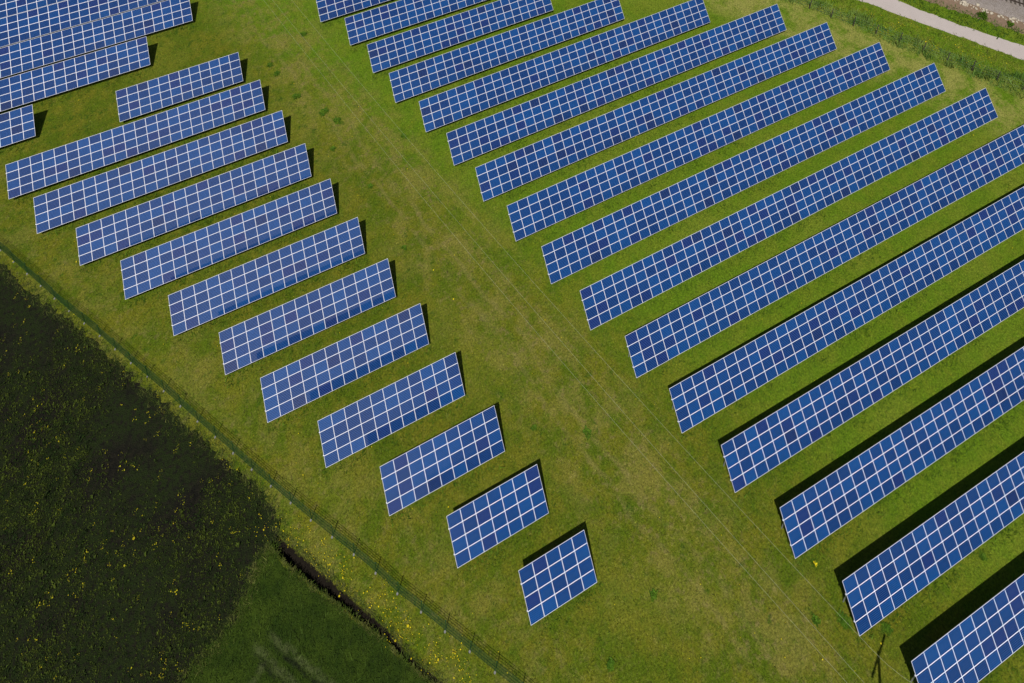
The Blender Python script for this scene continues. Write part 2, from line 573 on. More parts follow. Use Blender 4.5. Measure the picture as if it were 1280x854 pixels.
# ------------------------------------------------------------------ materials of the objects
def cell_mat():
    mt, T, b = new_mat('blue_polycrystalline_cells')
    tc = T.n('ShaderNodeTexCoord')
    oi = T.n('ShaderNodeObjectInfo')
    geo = T.n('ShaderNodeNewGeometry')
    uv = T.n('ShaderNodeUVMap', uv_map='cells').outputs[0]
    sep = T.n('ShaderNodeSeparateXYZ', {0: uv})
    rnd = T.math('FRACT', T.math('ADD', T.math('MULTIPLY', geo.outputs['Random Per Island'], 7.31), oi.outputs['Random']))
    rnd2 = T.math('FRACT', T.math('MULTIPLY', rnd, 13.7))
    base = T.mix(rnd2, (0.0004, 0.0145, 0.080), (0.0005, 0.0410, 0.165))
    base = T.mix(T.ramp(rnd, 0.80, 0.94), base, (0.0050, 0.0100, 0.080))
    base = T.mix(T.ramp(rnd, 0.972, 0.980), base, (0.004, 0.0075, 0.048))
    # strings of cells: every string a shade of its own, pale silver lines between them
    cu = T.math('MULTIPLY', sep.outputs[0], 8.0)
    cv = T.math('MULTIPLY', sep.outputs[1], 7.0)
    cell = T.n('ShaderNodeCombineXYZ', {0: T.math('FLOOR', cu), 1: T.math('FLOOR', cv), 2: T.math('MULTIPLY', rnd, 97.0)}).outputs[0]
    wn_ = T.n('ShaderNodeTexWhiteNoise', {0: cell}, noise_dimensions='3D').outputs['Value']
    sc = T.math('ADD', T.math('MULTIPLY', wn_, 0.24), 0.88)
    base = T.n('ShaderNodeVectorMath', {0: base, 3: sc}, operation='SCALE').outputs[0]
    dv = T.math('ABSOLUTE', T.math('SUBTRACT', T.math('FRACT', T.math('ADD', cv, 0.5)), 0.5))
    ln = T.math('LESS_THAN', dv, 0.10)
    col = T.mix(ln, base, (0.045, 0.120, 0.360))
    dust = T.math('MULTIPLY', T.ramp(T.noise(geo.outputs['Position'], 0.9, 5.0, 0.65), 0.45, 0.85), 0.008)
    col = T.mix(dust, col, (0.30, 0.30, 0.30))
    T.t.links.new(col, b.inputs['Base Color'])
    b.inputs['Roughness'].default_value = 0.35
    b.inputs['IOR'].default_value = 1.5
    b.inputs['Coat Weight'].default_value = 1.0
    b.inputs['Coat Roughness'].default_value = 0.06
    b.inputs['Coat IOR'].default_value = 1.44
    b.inputs['Specular IOR Level'].default_value = 0.0
    return mt


CELLS = cell_mat()
ALU = simple_mat('pale_anodised_aluminium', (0.70, 0.71, 0.79), 0.45, 0.10, 0.08, 1.5)
STEEL = simple_mat('galvanised_steel', (0.42, 0.43, 0.45), 0.5, 0.6, 0.15, 4.0)
BACK = simple_mat('white_backsheet', (0.6, 0.6, 0.6), 0.7, 0, 0.05, 1.0)
GREEN = simple_mat('green_coated_wire', (0.004, 0.044, 0.012), 0.4, 0.0, 0.25, 2.0)
CONCRETE = simple_mat('pale_concrete', (0.17, 0.17, 0.165), 0.9, 0, 0.3, 6.0)
WOOD = simple_mat('weathered_dark_wood', (0.055, 0.045, 0.035), 0.9, 0, 0.4, 6.0)
CABLE = simple_mat('dull_aluminium_cable', (0.36, 0.38, 0.24), 0.6, 0.1, 0.1, 1.0)
PORCELAIN = simple_mat('brown_glazed_porcelain', (0.12, 0.05, 0.03), 0.25, 0, 0.2, 4.0)
RUST = simple_mat('rusty_rail_steel', (0.055, 0.038, 0.030), 0.7, 0.2, 0.4, 4.0)
STONE = simple_mat('pale_limestone', (0.42, 0.37, 0.29), 0.9, 0, 0.55, 1.6)

# ------------------------------------------------------------------ solar tables
TILT = 0.7371
PH = 0.97693          # pitch of the panel rows up the slope
PW = 1.335            # pitch of the panel columns
H0 = 0.906            # height of the lower edge


def panel_mesh(name, cells):
    """cells: list of (cx, cy, sx) panel centres in the mesh; one island pair per panel"""
    bm = bmesh.new()
    uvl = bm.loops.layers.uv.new('cells')
    for (cx, cy, sx) in cells:
        hw, hh = (PW * sx) / 2 - 0.004, PH / 2 - 0.004
        fw, th, rec = 0.026, 0.040, 0.004
        o = [bm.verts.new((cx + sx_ * hw, cy + sy_ * hh, 0)) for sx_, sy_ in ((-1, -1), (1, -1), (1, 1), (-1, 1))]
        i = [bm.verts.new((cx + sx_ * (hw - fw), cy + sy_ * (hh - fw), 0)) for sx_, sy_ in ((-1, -1), (1, -1), (1, 1), (-1, 1))]
        lo = [bm.verts.new((v.co.x, v.co.y, -th)) for v in o]
        for k in range(4):
            l = (k + 1) % 4
            bm.faces.new((o[k], o[l], i[l], i[k])).material_index = 1
            bm.faces.new((o[l], o[k], lo[k], lo[l])).material_index = 1
        bm.faces.new((lo[3], lo[2], lo[1], lo[0])).material_index = 2
        g = [bm.verts.new((v.co.x, v.co.y, -rec)) for v in i]
        for k in range(4):
            l = (k + 1) % 4
            bm.faces.new((i[k], i[l], g[l], g[k])).material_index = 1
        f = bm.faces.new(g)
        for lp, uv in zip(f.loops, ((0, 0), (1, 0), (1, 1), (0, 1))):
            lp[uvl].uv = uv
    # glass faces as islands of their own so that each panel keeps its own shade
    bmesh.ops.split_edges(bm, edges=[e for e in bm.edges if len({f.material_index for f in e.link_faces}) > 1])
    me = bpy.data.meshes.new(name)
    bm.to_mesh(me)
    bm.free()
    for mt in (CELLS, ALU, BACK):
        me.materials.append(mt)
    return me


PANEL = panel_mesh('solar_panel', [(0, 0, 1.0)])
CT, ST = math.cos(TILT), math.sin(TILT)


def make_table(x0, y0, n, pitch, keep, label, group, yaw=0.0):
    """keep: 'left', 'right' or 'all': which columns are built as single panels when there are more than 25"""
    root = empty('solar_table', (x0, y0, 0), label, 'solar table', group)
    root.rotation_euler.z = math.radians(yaw)
    L = n * pitch
    sx = pitch / PW
    cols = list(range(n))
    if n <= 25:
        single = cols
    elif keep == 'right':
        single = cols[-25:]
    elif keep == 'left':
        single = cols[:25]
    else:
        k0 = int(keep)
        single = cols[k0:k0 + 25]
    for c in single:
        for r in range(4):
            o = bpy.data.objects.new('solar_panel', PANEL)
            C.objects.link(o)
            o.parent = root
            v = (r + 0.5) * PH
            o.location = ((c + 0.5) * pitch, v * CT, H0 + v * ST)
            o.rotation_euler = (TILT + random.gauss(0, 0.0018), random.gauss(0, 0.0018), 0)
            o.scale = (sx, 1, 1)
    rest = [c for c in cols if c not in single]
    if rest:
        me = panel_mesh('solar_panel_block', [((c + 0.5) * pitch, (r + 0.5) * PH, sx) for c in rest for r in range(4)])
        o = obj_from_mesh('solar_panel', me, root)
        o.location = (0, 0, H0)
        o.rotation_euler = (TILT, 0, 0)
        o['kind'] = 'stuff'
    # two purlins along the row, their ends stick out a little at the table's ends
    for v in (0.26, 0.75):
        bm = bmesh.new()
        vv = v * 4 * PH
        up = Vector((0, -ST, CT))
        a = Vector((-0.05, vv * CT, H0 + vv * ST)) - up * 0.095
        b = a + Vector((L + 0.06, 0, 0))
        add_box(bm, (a + b) / 2, (L + 0.06, 0.08, 0.10), Matrix.Rotation(TILT, 3, 'X'))
        obj_bm('purlin', bm, ALU, root)
    bm = bmesh.new()
    k = max(2, int(round(L / 3.3)) + 1)
    for i in range(k):
        x = 0.5 + (L - 1.0) * i / (k - 1)
        up = Vector((0, -ST, CT)) * 0.20
        a = Vector((x, 0.15 * CT, H0 + 0.15 * ST)) - up
        b = Vector((x, 3.75 * CT, H0 + 3.75 * ST)) - up
        add_bar(bm, a, b, 0.06, 0.11)
        for v in (0.8, 3.0):
            q = Vector((x + 0.065, v * CT, H0 + v * ST)) - up
            add_box(bm, (q.x, q.y, (q.z - 0.4) / 2 + 0.02), (0.07, 0.09, q.z + 0.4))
    obj_bm('support_frame', bm, STEEL, root)
    return root


LB = 'solar tables of the left block'
RB = 'solar tables of the right block'
TB = 'solar tables in the upper left corner'
LEFT = [  # x0, y0, columns, pitch, label
    (17.799, 24.578, 5, 1.3350, 'shortest blue solar table, only five panels long, lowest of the left block'),
    (13.210, 30.536, 7, 1.3350, 'short blue solar table seven panels long, next above the shortest table'),
    (8.597, 36.442, 9, 1.3350, 'blue solar table nine panels long, two rows above the shortest table'),
    (3.973, 42.324, 11, 1.3350, 'blue solar table eleven panels long, between the nine and the thirteen panel tables'),
    (-0.594, 48.205, 13, 1.3350, 'pale blue solar table thirteen panels long in the left block'),
    (-3.909, 54.080, 14, 1.3393, 'pale blue solar table fourteen panels long, nearest the bend of the green fence'),
    (-8.515, 59.972, 16, 1.3388, 'pale blue solar table sixteen panels long in the left block'),
    (-13.122, 65.852, 18, 1.3416, 'blue solar table eighteen panels long in the left block'),
    (-17.706, 71.679, 20, 1.3435, 'blue solar table twenty panels long, left end above the green fence'),
    (-22.324, 77.514, 22, 1.3481, 'solar table twenty two panels long, next below the longest of the left block'),
    (-25.610, 83.351, 23, 1.3503, 'longest whole solar table of the left block, starting at the left edge'),
    (-12.762, 89.060, 12, 1.3456, 'solar table twelve panels long, topmost of the left block'),
]
for x0, y0, n_, p_, lab in LEFT:
    make_table(x0, y0, n_, p_, 'all', lab, LB)
UPPER = [
    (-22.910 - 7 * 1.35, 91.220, 7, 1.35, 'right', 'end of a solar table cut off by the left edge, three panels of it showing'),
    (-8.387 - 20 * 1.35, 96.887, 20, 1.35, 'all', 'solar table in the upper left corner, just above the short cut off end'),
    (-1.972 - 25 * 1.35, 102.587, 25, 1.35, 'all', 'solar table whose right end reaches farthest right in the upper left corner'),
    (4.2 - 34 * 1.35, 108.28, 34, 1.35, '5', 'solar table second from the top in the upper left corner'),
    (9.0 - 38 * 1.35, 113.97, 38, 1.35, '6', 'solar table cut off in the very corner at the upper left of the photo'),
]
for x0, y0, n_, p_, kp, lab in UPPER:
    make_table(x0, y0, n_, p_, kp, lab, TB)
RIGHT = [
    (15.790, 94.877, 10, 1.335, 'topmost solar table of the right block, only a corner of it below the top edge'),
    (18.863, 89.048, 18, 1.335, 'second solar table from the top in the right block, cut off by the top edge'),
    (20.658, 83.196, 22, 1.3293, 'solar table twenty two panels long in the right block, third from the top'),
    (22.185, 77.418, 28, 1.3325, 'solar table of the right block with its upper right corner at the top edge'),
    (24.636, 71.641, 35, 1.3432, 'solar table thirty five panels long in the right block'),
    (26.465, 65.835, 41, 1.3511, 'solar table forty one panels long, its right end just under the top edge'),
    (28.208, 60.039, 43, 1.3593, 'solar table forty three panels long, right end next to the tall grass'),
    (29.957, 54.112, 45, 1.3670, 'solar table forty five panels long, right end below the wooden fence posts'),
    (31.759, 48.199, 47, 1.3725, 'solar table forty seven panels long in the right block'),
    (33.675, 42.268, 48, 1.3771, 'longest solar table seen whole, its right end near the right edge'),
    (36.020, 36.383, 49, 1.381, 'solar table cut off by the right edge, next below the longest whole one'),
    (37.774, 30.476, 51, 1.385, 'second highest solar table cut off by the right edge, thin dark shadow above it'),
    (39.884, 24.506, 52, 1.388, 'third highest solar table cut off by the right edge'),
    (42.118, 18.449, 53, 1.392, 'solar table cut off by the right edge, yellow flower tuft near its lower left corner'),
    (43.952, 12.272, 55, 1.395, 'solar table with leafy weeds at its left end, cable passing over its lower left corner'),
    (45.790, 6.200, 56, 1.398, 'lowest solar table of the right block, cut off by the bottom right corner'),
]
# the lower rows turn a little with the lie of the land
YAW = {36: -0.22, 30: -0.24, 25: -0.42, 18: -0.60, 12: -0.95, 6: -1.2}
for x0, y0, n_, p_, lab in RIGHT:
    make_table(x0, y0, n_, p_, 'left', lab, RB, YAW.get(round(y0), 0.0))

# ------------------------------------------------------------------ green mesh fence
bm = bmesh.new()
fp = resample(FENCE, 2.5)
fence = empty('mesh_fence', (fp[0][0], fp[0][1], 0), 'dark green wire mesh fence between the solar tables and the dark field', 'fence')
span = np.hypot(*(fp[1] - fp[0]))
FH = 1.85


def fence_panel_mesh():
    bm = bmesh.new()
    for i in range(int(span / 0.06)):
        x = 0.03 + i * 0.06
        add_box(bm, (x, 0, FH / 2 + 0.05), (0.0065, 0.0065, FH))
    for k in range(7):
        z = 0.08 + k * (FH - 0.05) / 6
        for s in (-1, 1):
            add_box(bm, (span / 2, s * 0.012, z), (span - 0.02, 0.010, 0.011))
    me = bpy.data.meshes.new('mesh_panel')
    bm.to_mesh(me)
    bm.free()
    me.materials.append(GREEN)
    return me


def fence_post_mesh():
    bm = bmesh.new()
    add_box(bm, (0, 0, (FH + 0.15) / 2), (0.055, 0.055, FH + 0.15))
    add_box(bm, (0, 0, FH + 0.165), (0.08, 0.08, 0.03))
    me = bpy.data.meshes.new('post')
    bm.to_mesh(me)
    bm.free()
    me.materials.append(GREEN)
    return me


def footing_mesh():
    bm = bmesh.new()
    bmesh.ops.create_cone(bm, cap_ends=True, segments=10, radius1=0.12, radius2=0.09, depth=0.14)
    bmesh.ops.translate(bm, vec=(0, -0.10, 0.0), verts=bm.verts)
    me = bpy.data.meshes.new('footing')
    bm.to_mesh(me)
    bm.free()
    me.materials.append(CONCRETE)
    return me


pm, qm, fm = fence_panel_mesh(), fence_post_mesh(), footing_mesh()
O = Vector((fp[0][0], fp[0][1], 0))
for i in range(len(fp)):
    a = Vector((*fp[i], 0)) - O
    po = obj_from_mesh('post', qm, fence)
    po.location = a
    po.rotation_euler = (random.gauss(0, .012), random.gauss(0, .012), 0)
    d = fp[min(i + 1, len(fp) - 1)] - fp[max(i - 1, 0)]
    ang = math.atan2(d[1], d[0])
    po.rotation_euler.z = ang
    ft = obj_from_mesh('footing', fm, po)
    if i < len(fp) - 1:
        d = fp[i + 1] - fp[i]
        pn = obj_from_mesh('mesh_panel', pm, fence)
        pn.location = a
        pn.rotation_euler = (random.gauss(0, .02), 0, math.atan2(d[1], d[0]))
        pn.scale = (np.hypot(*d) / span, 1, 1)

# ------------------------------------------------------------------ wooden fence along the tall grass
rp = resample(RIGHT_FENCE, 3.4)
O = Vector((rp[0][0], rp[0][1], 0))
rf = empty('post_fence', O, 'weathered wooden post and wire fence standing in the tall grass by the path', 'fence')
for i in range(len(rp)):
    bm = bmesh.new()
    hgt = 2.05 + random.uniform(-.12, .12)
    add_cyl(bm, (0, 0, -0.2), (random.gauss(0, .05), random.gauss(0, .05), hgt), 0.075, 0.06, 8)
    o = obj_bm('post', bm, WOOD, rf)
    o.location = Vector((*rp[i], 0)) - O
for z in (0.5, 1.0, 1.5, 1.9):
    bm = bmesh.new()
    for i in range(len(rp) - 1):
        a, b = Vector((*rp[i], z)) - O, Vector((*rp[i + 1], z)) - O
        add_bar(bm, a, b, 0.006, 0.006)
    obj_bm('wire', bm, STEEL, rf)

# ------------------------------------------------------------------ railway track in the far corner
rd = (Vector(RAIL[1]) - Vector(RAIL[0]))
rl = rd.length
rang = math.atan2(rd.y, rd.x)
rt = empty('railway_track', (RAIL[0][0], RAIL[0][1], 0.45), 'rusty railway track on grey gravel in the upper right corner', 'railway track')
rt.rotation_euler.z = rang
for y in (0.0, 1.5):
    bm = bmesh.new()
    add_box(bm, (rl / 2, y, 0.20), (rl, 0.075, 0.06))
    add_box(bm, (rl / 2, y, 0.12), (rl, 0.03, 0.12))
    add_box(bm, (rl / 2, y, 0.065), (rl, 0.15, 0.03))
    obj_bm('rail', bm, RUST, rt)
bm = bmesh.new()
add_box(bm, (0, 0.75, 0.0), (0.26, 2.6, 0.10))
bmesh.ops.bevel(bm, geom=list(bm.edges), offset=0.02, segments=1)
sl = bpy.data.meshes.new('sleeper')
bm.to_mesh(sl)
bm.free()
sl.materials.append(WOOD)
for i in range(int(rl / 0.65)):
    o = obj_from_mesh('sleeper', sl, rt)
    o.location = (0.3 + i * 0.65, 0, 0.0)

# ------------------------------------------------------------------ overhead line
BASE = Vector((40.469, 5.759, 0))
U = Vector((2.97577, 1.42252, 0)).normalized()
pole = empty('utility_pole', BASE, 'wooden power line pole whose crossarm shadow falls on the grass at the bottom edge', 'utility pole')
bm = bmesh.new()
add_cyl(bm, (0, 0, -0.5), (0, 0, 13.15), 0.17, 0.11, 12)
obj_bm('pole', bm, WOOD, pole, True)
bm = bmesh.new()
add_bar(bm, -U * 1.65 + Vector((0, 0, 12.75)), U * 1.65 + Vector((0, 0, 12.75)), 0.14, 0.16)
arm = obj_bm('crossarm', bm, WOOD, pole)
INS = []
for off in (-1.5, -0.75, 1.5):
    bm = bmesh.new()
    p = U * off
    add_cyl(bm, p + Vector((0, 0, 12.83)), p + Vector((0, 0, 12.95)), 0.02, 0.02, 8)
    add_cyl(bm, p + Vector((0, 0, 12.93)), p + Vector((0, 0, 13.06)), 0.09, 0.05, 10)
    obj_bm('insulator', bm, PORCELAIN, arm, True)
    INS.append(BASE + p + Vector((0, 0, 13.0)))
WIRES = [((38.288, 4.900), (5.825, 97.0), 2.83, 'overhead power cable, the lowest left of the three over the grass lane'),
         ((39.062, 5.270), (6.598, 97.37), 1.76, 'overhead power cable, the middle one of the three over the grass lane'),
         ((41.018, 6.205), (8.555, 98.305), 2.64, 'overhead power cable, the right one passing over the left end of a solar table')]
for (A, B, sag, lab), ins in zip(WIRES, INS):
    pts = []
    for i in range(0, 121):
        t = i / 100
        p = Vector((A[0] + (B[0] - A[0]) * t, A[1] + (B[1] - A[1]) * t, 12.9 - 4 * sag * t * (1 - t)))
        if t < 0.04:
            k = (1 - t / 0.04) ** 2
            p = p.lerp(ins + Vector((B[0] - A[0], B[1] - A[1], 0)) * t, k) if i else ins.copy()
        pts.append(p)
    bm = bmesh.new()
    ring = []
    for i, p in enumerate(pts):
        d = (pts[min(i + 1, len(pts) - 1)] - pts[max(i - 1, 0)]).normalized()
        s = d.cross(Vector((0, 0, 1))).normalized()
        u = s.cross(d)
        ring.append([bm.verts.new(p + (s * math.cos(a) + u * math.sin(a)) * 0.0070) for a in (0, 1.571, 3.1416, 4.712)])
    for a, b in zip(ring[:-1], ring[1:]):
        for k in range(4):
            bm.faces.new((a[k], a[(k + 1) % 4], b[(k + 1) % 4], b[k]))
    w_ = obj_bm('overhead_wire', bm, CABLE)
    tag(w_, lab, 'power cable', 'cables of the overhead line')


# ------------------------------------------------------------------ vegetation
def leaf_mat(name, colfn, jitter=0.6, rough=0.8, trans=0.0):
    mt, T, b = new_mat(name)
    geo = T.n('ShaderNodeNewGeometry')
    col = colfn(T, geo.outputs['Position'])
    f = T.math('ADD', T.math('MULTIPLY', geo.outputs['Random Per Island'], jitter), 1 - jitter / 2)
    col = T.n('ShaderNodeVectorMath', {0: col, 3: f}, operation='SCALE').outputs[0]
    T.t.links.new(col, b.inputs['Base Color'])
    b.inputs['Roughness'].default_value = rough
    b.inputs['Specular IOR Level'].default_value = 0.15
    return mt


def const_mix(a, b, scale=1.2):
    return lambda T, pos: T.mix(T.ramp(T.noise(pos, scale, 4.0, 0.65), 0.35, 0.65), a, b)


def blades(P, k, spread, lean, hgt, wid, z0=0.0):
    """k leaning triangular blades at each point; returns V, F"""
    n = len(P) * k
    base = np.repeat(P, k, 0) + RNG.normal(0, spread, (n, 2))
    a = RNG.uniform(0, 2 * math.pi, n)
    s = RNG.lognormal(0, 0.35, n)
    ln = lean * s * RNG.uniform(0.4, 1.3, n)
    h = hgt * s
    d = np.c_[np.cos(a), np.sin(a)]
    q = np.c_[-d[:, 1], d[:, 0]] * (wid * s)[:, None]
    z = np.full(n, z0)
    V = np.stack([np.c_[base + q, z], np.c_[base - q, z], np.c_[base + d * ln[:, None], z + h]], 1).reshape(-1, 3)
    F = np.arange(n * 3).reshape(-1, 3)
    return V, F


def scatter(n, x0, x1, y0, y1):
    return np.c_[RNG.uniform(x0, x1, n), RNG.uniform(y0, y1, n)]


TALL_POLY = np.vstack([TALL_LOW, TALL_UP[::-1]])
PATH_POLY = np.vstack([PATH_LOW, PATH_UP[::-1]])
RAILSIDE = np.vstack([[(x - .8, y - .6) for x, y in BALLAST], [(200, 16), (200, 120), (86, 120)]])

# mown grass of the site
P = scatter(520000, -45, 135, -5, 125)
P = P[near_view(P, 70)]
keep = ~in_poly(P, FIELD_POLY) & ~in_poly(P, MEADOW_POLY) & ~in_poly(P, PATH_POLY) & ~in_poly(P, RAILSIDE)
P = P[keep]
dd_, tt_ = poly_dist(P, DITCH)
P = P[dd_ > 1.0 - 0.6 * np.clip(tt_ * 2.5, 0, 1)]
V, F = blades(P, 3, 0.10, 0.10, 0.085, 0.016)
GRASS = leaf_mat('grass_blades', grass_colour, 1.1)
stuff(tri_mesh('grass', V, F, GRASS), 'short mown grass growing over the whole site', 'grass')

# unmown fringe along the lower edges of the tables
fr = []
for o in bpy.data.objects:
    if o.name.split('.')[0] == 'solar_table':
        x_, y_ = o.location.x, o.location.y
        ln_ = max(c.location.x for c in o.children if c.name.startswith('solar_panel')) + 0.7
        k_ = int(ln_ * 26)
        xs_ = RNG.uniform(-.2, ln_ + .2, k_)
        fr.append(np.c_[x_ + xs_, y_ + xs_ * math.tan(o.rotation_euler.z) + RNG.normal(-0.15, 0.38, k_)])
fr = np.vstack(fr)
fr = fr[RNG.random(len(fr)) < 0.55 + 0.35 * np.sin(fr[:, 0] * 1.3 + fr[:, 1]) * np.sin(fr[:, 0] * 0.47)]
fr = fr[near_view(fr, 60)]
V, F = blades(fr, 4, 0.10, 0.16, 0.20, 0.022)
stuff(tri_mesh('fringe_grass', V, F, leaf_mat('fringe_blades', const_mix((0.042, 0.090, 0.004), (0.088, 0.150, 0.010), 1.0), 0.9)),
      'longer unmown grass along the lower edges of the solar tables', 'grass')

# meadow grass, darker and longer
P = scatter(90000, -40, 25, 5, 42)
P = P[in_poly(P, MEADOW_POLY) & near_view(P, 70)]
V, F = blades(P, 4, 0.12, 0.16, 0.14, 0.02)
stuff(tri_mesh('meadow_grass', V, F, leaf_mat('meadow_blades', meadow_colour, 0.8)), 'dark green meadow grass in the lower left corner', 'grass')

# tall grass strip on the east side
P = scatter(60000, 60, 125, 25, 100)
P = P[near_view(P, 150)]
dt = in_poly(P, TALL_POLY)
P = P[dt]
V, F = blades(P, 4, 0.22, 0.34, 0.38, 0.030)
# clumps that stand higher
Pc = P[RNG.random(len(P)) < 0.012]
Pc = (np.repeat(Pc, 40, 0) + RNG.normal(0, 0.35, (len(Pc) * 40, 2)))
V2, F2 = blades(Pc, 2, 0.1, 0.35, 0.65, 0.035)
TALLM = leaf_mat('tall_grass_blades', const_mix((0.060, 0.135, 0.018), (0.135, 0.200, 0.040), 0.5), 0.8)
stuff(tri_mesh('tall_grass', np.vstack([V, V2]), np.vstack([F, F2 + len(V)]), TALLM), 'strip of tall unmown grass along the wooden fence', 'tall grass')

# verge between path and railway: lusher green
VERGE_POLY = np.vstack([PATH_UP, [(x - .6, y - .5) for x, y in BALLAST][::-1]])
P = scatter(30000, 80, 135, 30, 95)
P = P[in_poly(P, VERGE_POLY) & near_view(P, 150)]
V, F = blades(P, 4, 0.2, 0.22, 0.26, 0.035)
stuff(tri_mesh('verge_grass', V, F, leaf_mat('verge_blades', const_mix((0.035, 0.085, 0.006), (0.060, 0.115, 0.010)), 0.7)),
      'fresh green grass verge between the pale path and the railway gravel', 'grass')


# rougher flowering grass between the tall strip and the path
ROUGH_POLY = np.vstack([TALL_UP, PATH_LOW[::-1]])
P = scatter(60000, 65, 130, 20, 102)
P = P[in_poly(P, ROUGH_POLY) & near_view(P, 150)]
V, F = blades(P, 4, 0.18, 0.20, 0.20, 0.025)
stuff(tri_mesh('rough_grass', V, F, leaf_mat('rough_blades', const_mix((0.075, 0.125, 0.010), (0.165, 0.175, 0.028), 0.7), 0.9)),
      'rough yellowish grass between the tall strip and the pale path', 'grass')


# crop plants on the dark field
def leaf_rosettes(P, k, ln, wid, up):
    n = len(P) * k
    base = np.repeat(P, k, 0)
    a = RNG.uniform(0, 2 * math.pi, n)
    s = np.repeat(RNG.lognormal(0, 0.4, len(P)), k) * RNG.uniform(0.6, 1.2, n)
    d = np.c_[np.cos(a), np.sin(a)]
    q = np.c_[-d[:, 1], d[:, 0]]
    L = (ln * s)[:, None]
    W = (wid * s)[:, None]
    zb = np.full(n, 0.03)
    zm = 0.03 + up * s * RNG.uniform(.5, 1.4, n)
    zt = zm * RNG.uniform(0.5, 1.2, n)
    V = np.stack([np.c_[base, zb], np.c_[base + d * L * .5 + q * W, zm], np.c_[base + d * L, zt], np.c_[base + d * L * .5 - q * W, zm]], 1).reshape(-1, 3)
    return V, np.arange(n * 4).reshape(-1, 4)


P = scatter(420000, -45, 2, 28, 100)
P = P[in_poly(P, FIELD_POLY) & near_view(P, 60)]
# patchy stand of plants
def patch(P, s, seed):
    r = np.random.default_rng(seed)
    v = np.zeros(len(P))
    for k in range(14):
        th = r.uniform(0, 2 * math.pi)
        f = s * r.uniform(.5, 2.2)
        v += np.sin((P[:, 0] * math.cos(th) + P[:, 1] * math.sin(th)) * f + r.uniform(0, 6.28))
    return v / math.sqrt(7)


dfe, _ = poly_dist(P, FIELD_EDGE)
dsm, _ = poly_dist(P, SOIL_MEADOW)
pr = 0.16 + 0.13 * patch(P, 0.45, 3) + 0.09 * patch(P, 2.2, 4) + 0.26 * np.clip((np.minimum(dfe, dsm) - 1.0) / 7, 0, 1)
P1 = P[RNG.random(len(P)) < pr]
V, F = leaf_rosettes(P1, 4, 0.075, 0.018, 0.09)
stuff(tri_mesh('crop_plants', V, F, leaf_mat('crop_leaves', const_mix((0.010, 0.022, 0.003), (0.046, 0.064, 0.006), 0.8), 1.5)),
      'patchy low green plants growing on the dark field', 'crop plants')


# straggling grass where field, meadow and bank meet
wd = np.interp(np.linspace(0, 1, len(dl)), [0, .08, .25, .45, 1], [0.55, 0.75, 0.58, 0.30, 0.27])[:, None]
sd = np.c_[-tg_d[:, 1], tg_d[:, 0]]
rim = np.repeat(np.vstack([dl + sd * wd, dl - sd * wd]), 10, 0)
Q = np.vstack([resample(FIELD_EDGE, 0.022), resample(SOIL_MEADOW, 0.03), resample(SOIL_MEADOW, 0.03)])
Q = Q + RNG.normal(0, 0.42, Q.shape)
Q = np.vstack([Q, rim + RNG.normal(0, 0.10, rim.shape)])
Q = Q[near_view(Q, 60)]
V, F = blades(Q, 4, 0.10, 0.15, 0.13, 0.018)
stuff(tri_mesh('border_grass', V, F, leaf_mat('border_blades', const_mix((0.034, 0.060, 0.005), (0.085, 0.092, 0.022), 0.9), 1.0)),
      'straggling grass along the edges of the dark field', 'grass')


# wild flowers
def discs(P, r0, z0, z1):
    n = len(P)
    r = r0 * RNG.lognormal(0, 0.35, n)
    z = RNG.uniform(z0, z1, n)
    ph = RNG.uniform(0, 6.28, n)
    tx, ty = RNG.normal(0, .35, n), RNG.normal(0, .35, n)
    vs = []
    for k in range(5):
        a = ph + k * 2 * math.pi / 5
        dx, dy = r * np.cos(a), r * np.sin(a)
        vs.append(np.c_[P[:, 0] + dx, P[:, 1] + dy, z + dx * tx + dy * ty])
    return np.stack(vs, 1).reshape(-1, 3), np.arange(n * 5).reshape(-1, 5)


YEL = leaf_mat('yellow_petals', lambda T, pos: T.mix(T.noise(pos, 2.0), (0.42, 0.33, 0.006), (0.50, 0.42, 0.012)), 0.6)
prf = 0.0016 + 0.0035 * np.clip(patch(P, 0.6, 9), 0, 3)
P2 = P[RNG.random(len(P)) < prf]
P2 = np.repeat(P2, 5, 0) + RNG.normal(0, 0.10, (len(P2) * 5, 2))
V, F = discs(P2, 0.026, 0.15, 0.30)
stuff(tri_mesh('field_flowers', V, F, leaf_mat('rape_petals', lambda T, pos: T.mix(T.noise(pos, 1.5), (0.16, 0.19, 0.006), (0.38, 0.30, 0.008)), 0.8)), 'yellow flowers scattered over the dark field', 'flowers')

BANK = [(-1.31, 40.6), (0.4, 38.4), (2.08, 36.96), (2.86, 35.57), (3.68, 34.8), (5.9, 31.9), (6.69, 30.9), (7.28, 29.5), (8.04, 28.6), (9.27, 26.9), (10.69, 25.3), (11.6, 24.0)]
EAST = [(92.8, 66.9), (96.5, 63.38), (97.63, 61.6), (101.0, 58.6), (102.16, 54.6), (105.6, 51.25), (105.64, 49.9), (107.6, 50.0), (96.67, 60.87), (104, 53.3), (99.5, 60)]
spots = []
for c in BANK:
    for _ in range(4):
        q = np.array(c) + RNG.normal(0, .5, 2)
        spots.append(q + RNG.normal(0, 0.45, (RNG.integers(4, 14), 2)))
for c in EAST:
    for _ in range(9):
        q = np.array(c) + RNG.normal(0, 1.2, 2)
        spots.append(q + RNG.normal(0, 0.3, (RNG.integers(2, 8), 2)))
P3 = np.vstack(spots)
P4 = scatter(6000, -30, 125, 5, 110)
P4 = P4[~in_poly(P4, FIELD_POLY) & ~in_poly(P4, MEADOW_POLY) & ~in_poly(P4, PATH_POLY) & ~in_poly(P4, RAILSIDE)]
P4 = P4[RNG.random(len(P4)) < 0.16 + 0.12 * np.clip(patch(P4, 0.25, 21), 0, 2)]
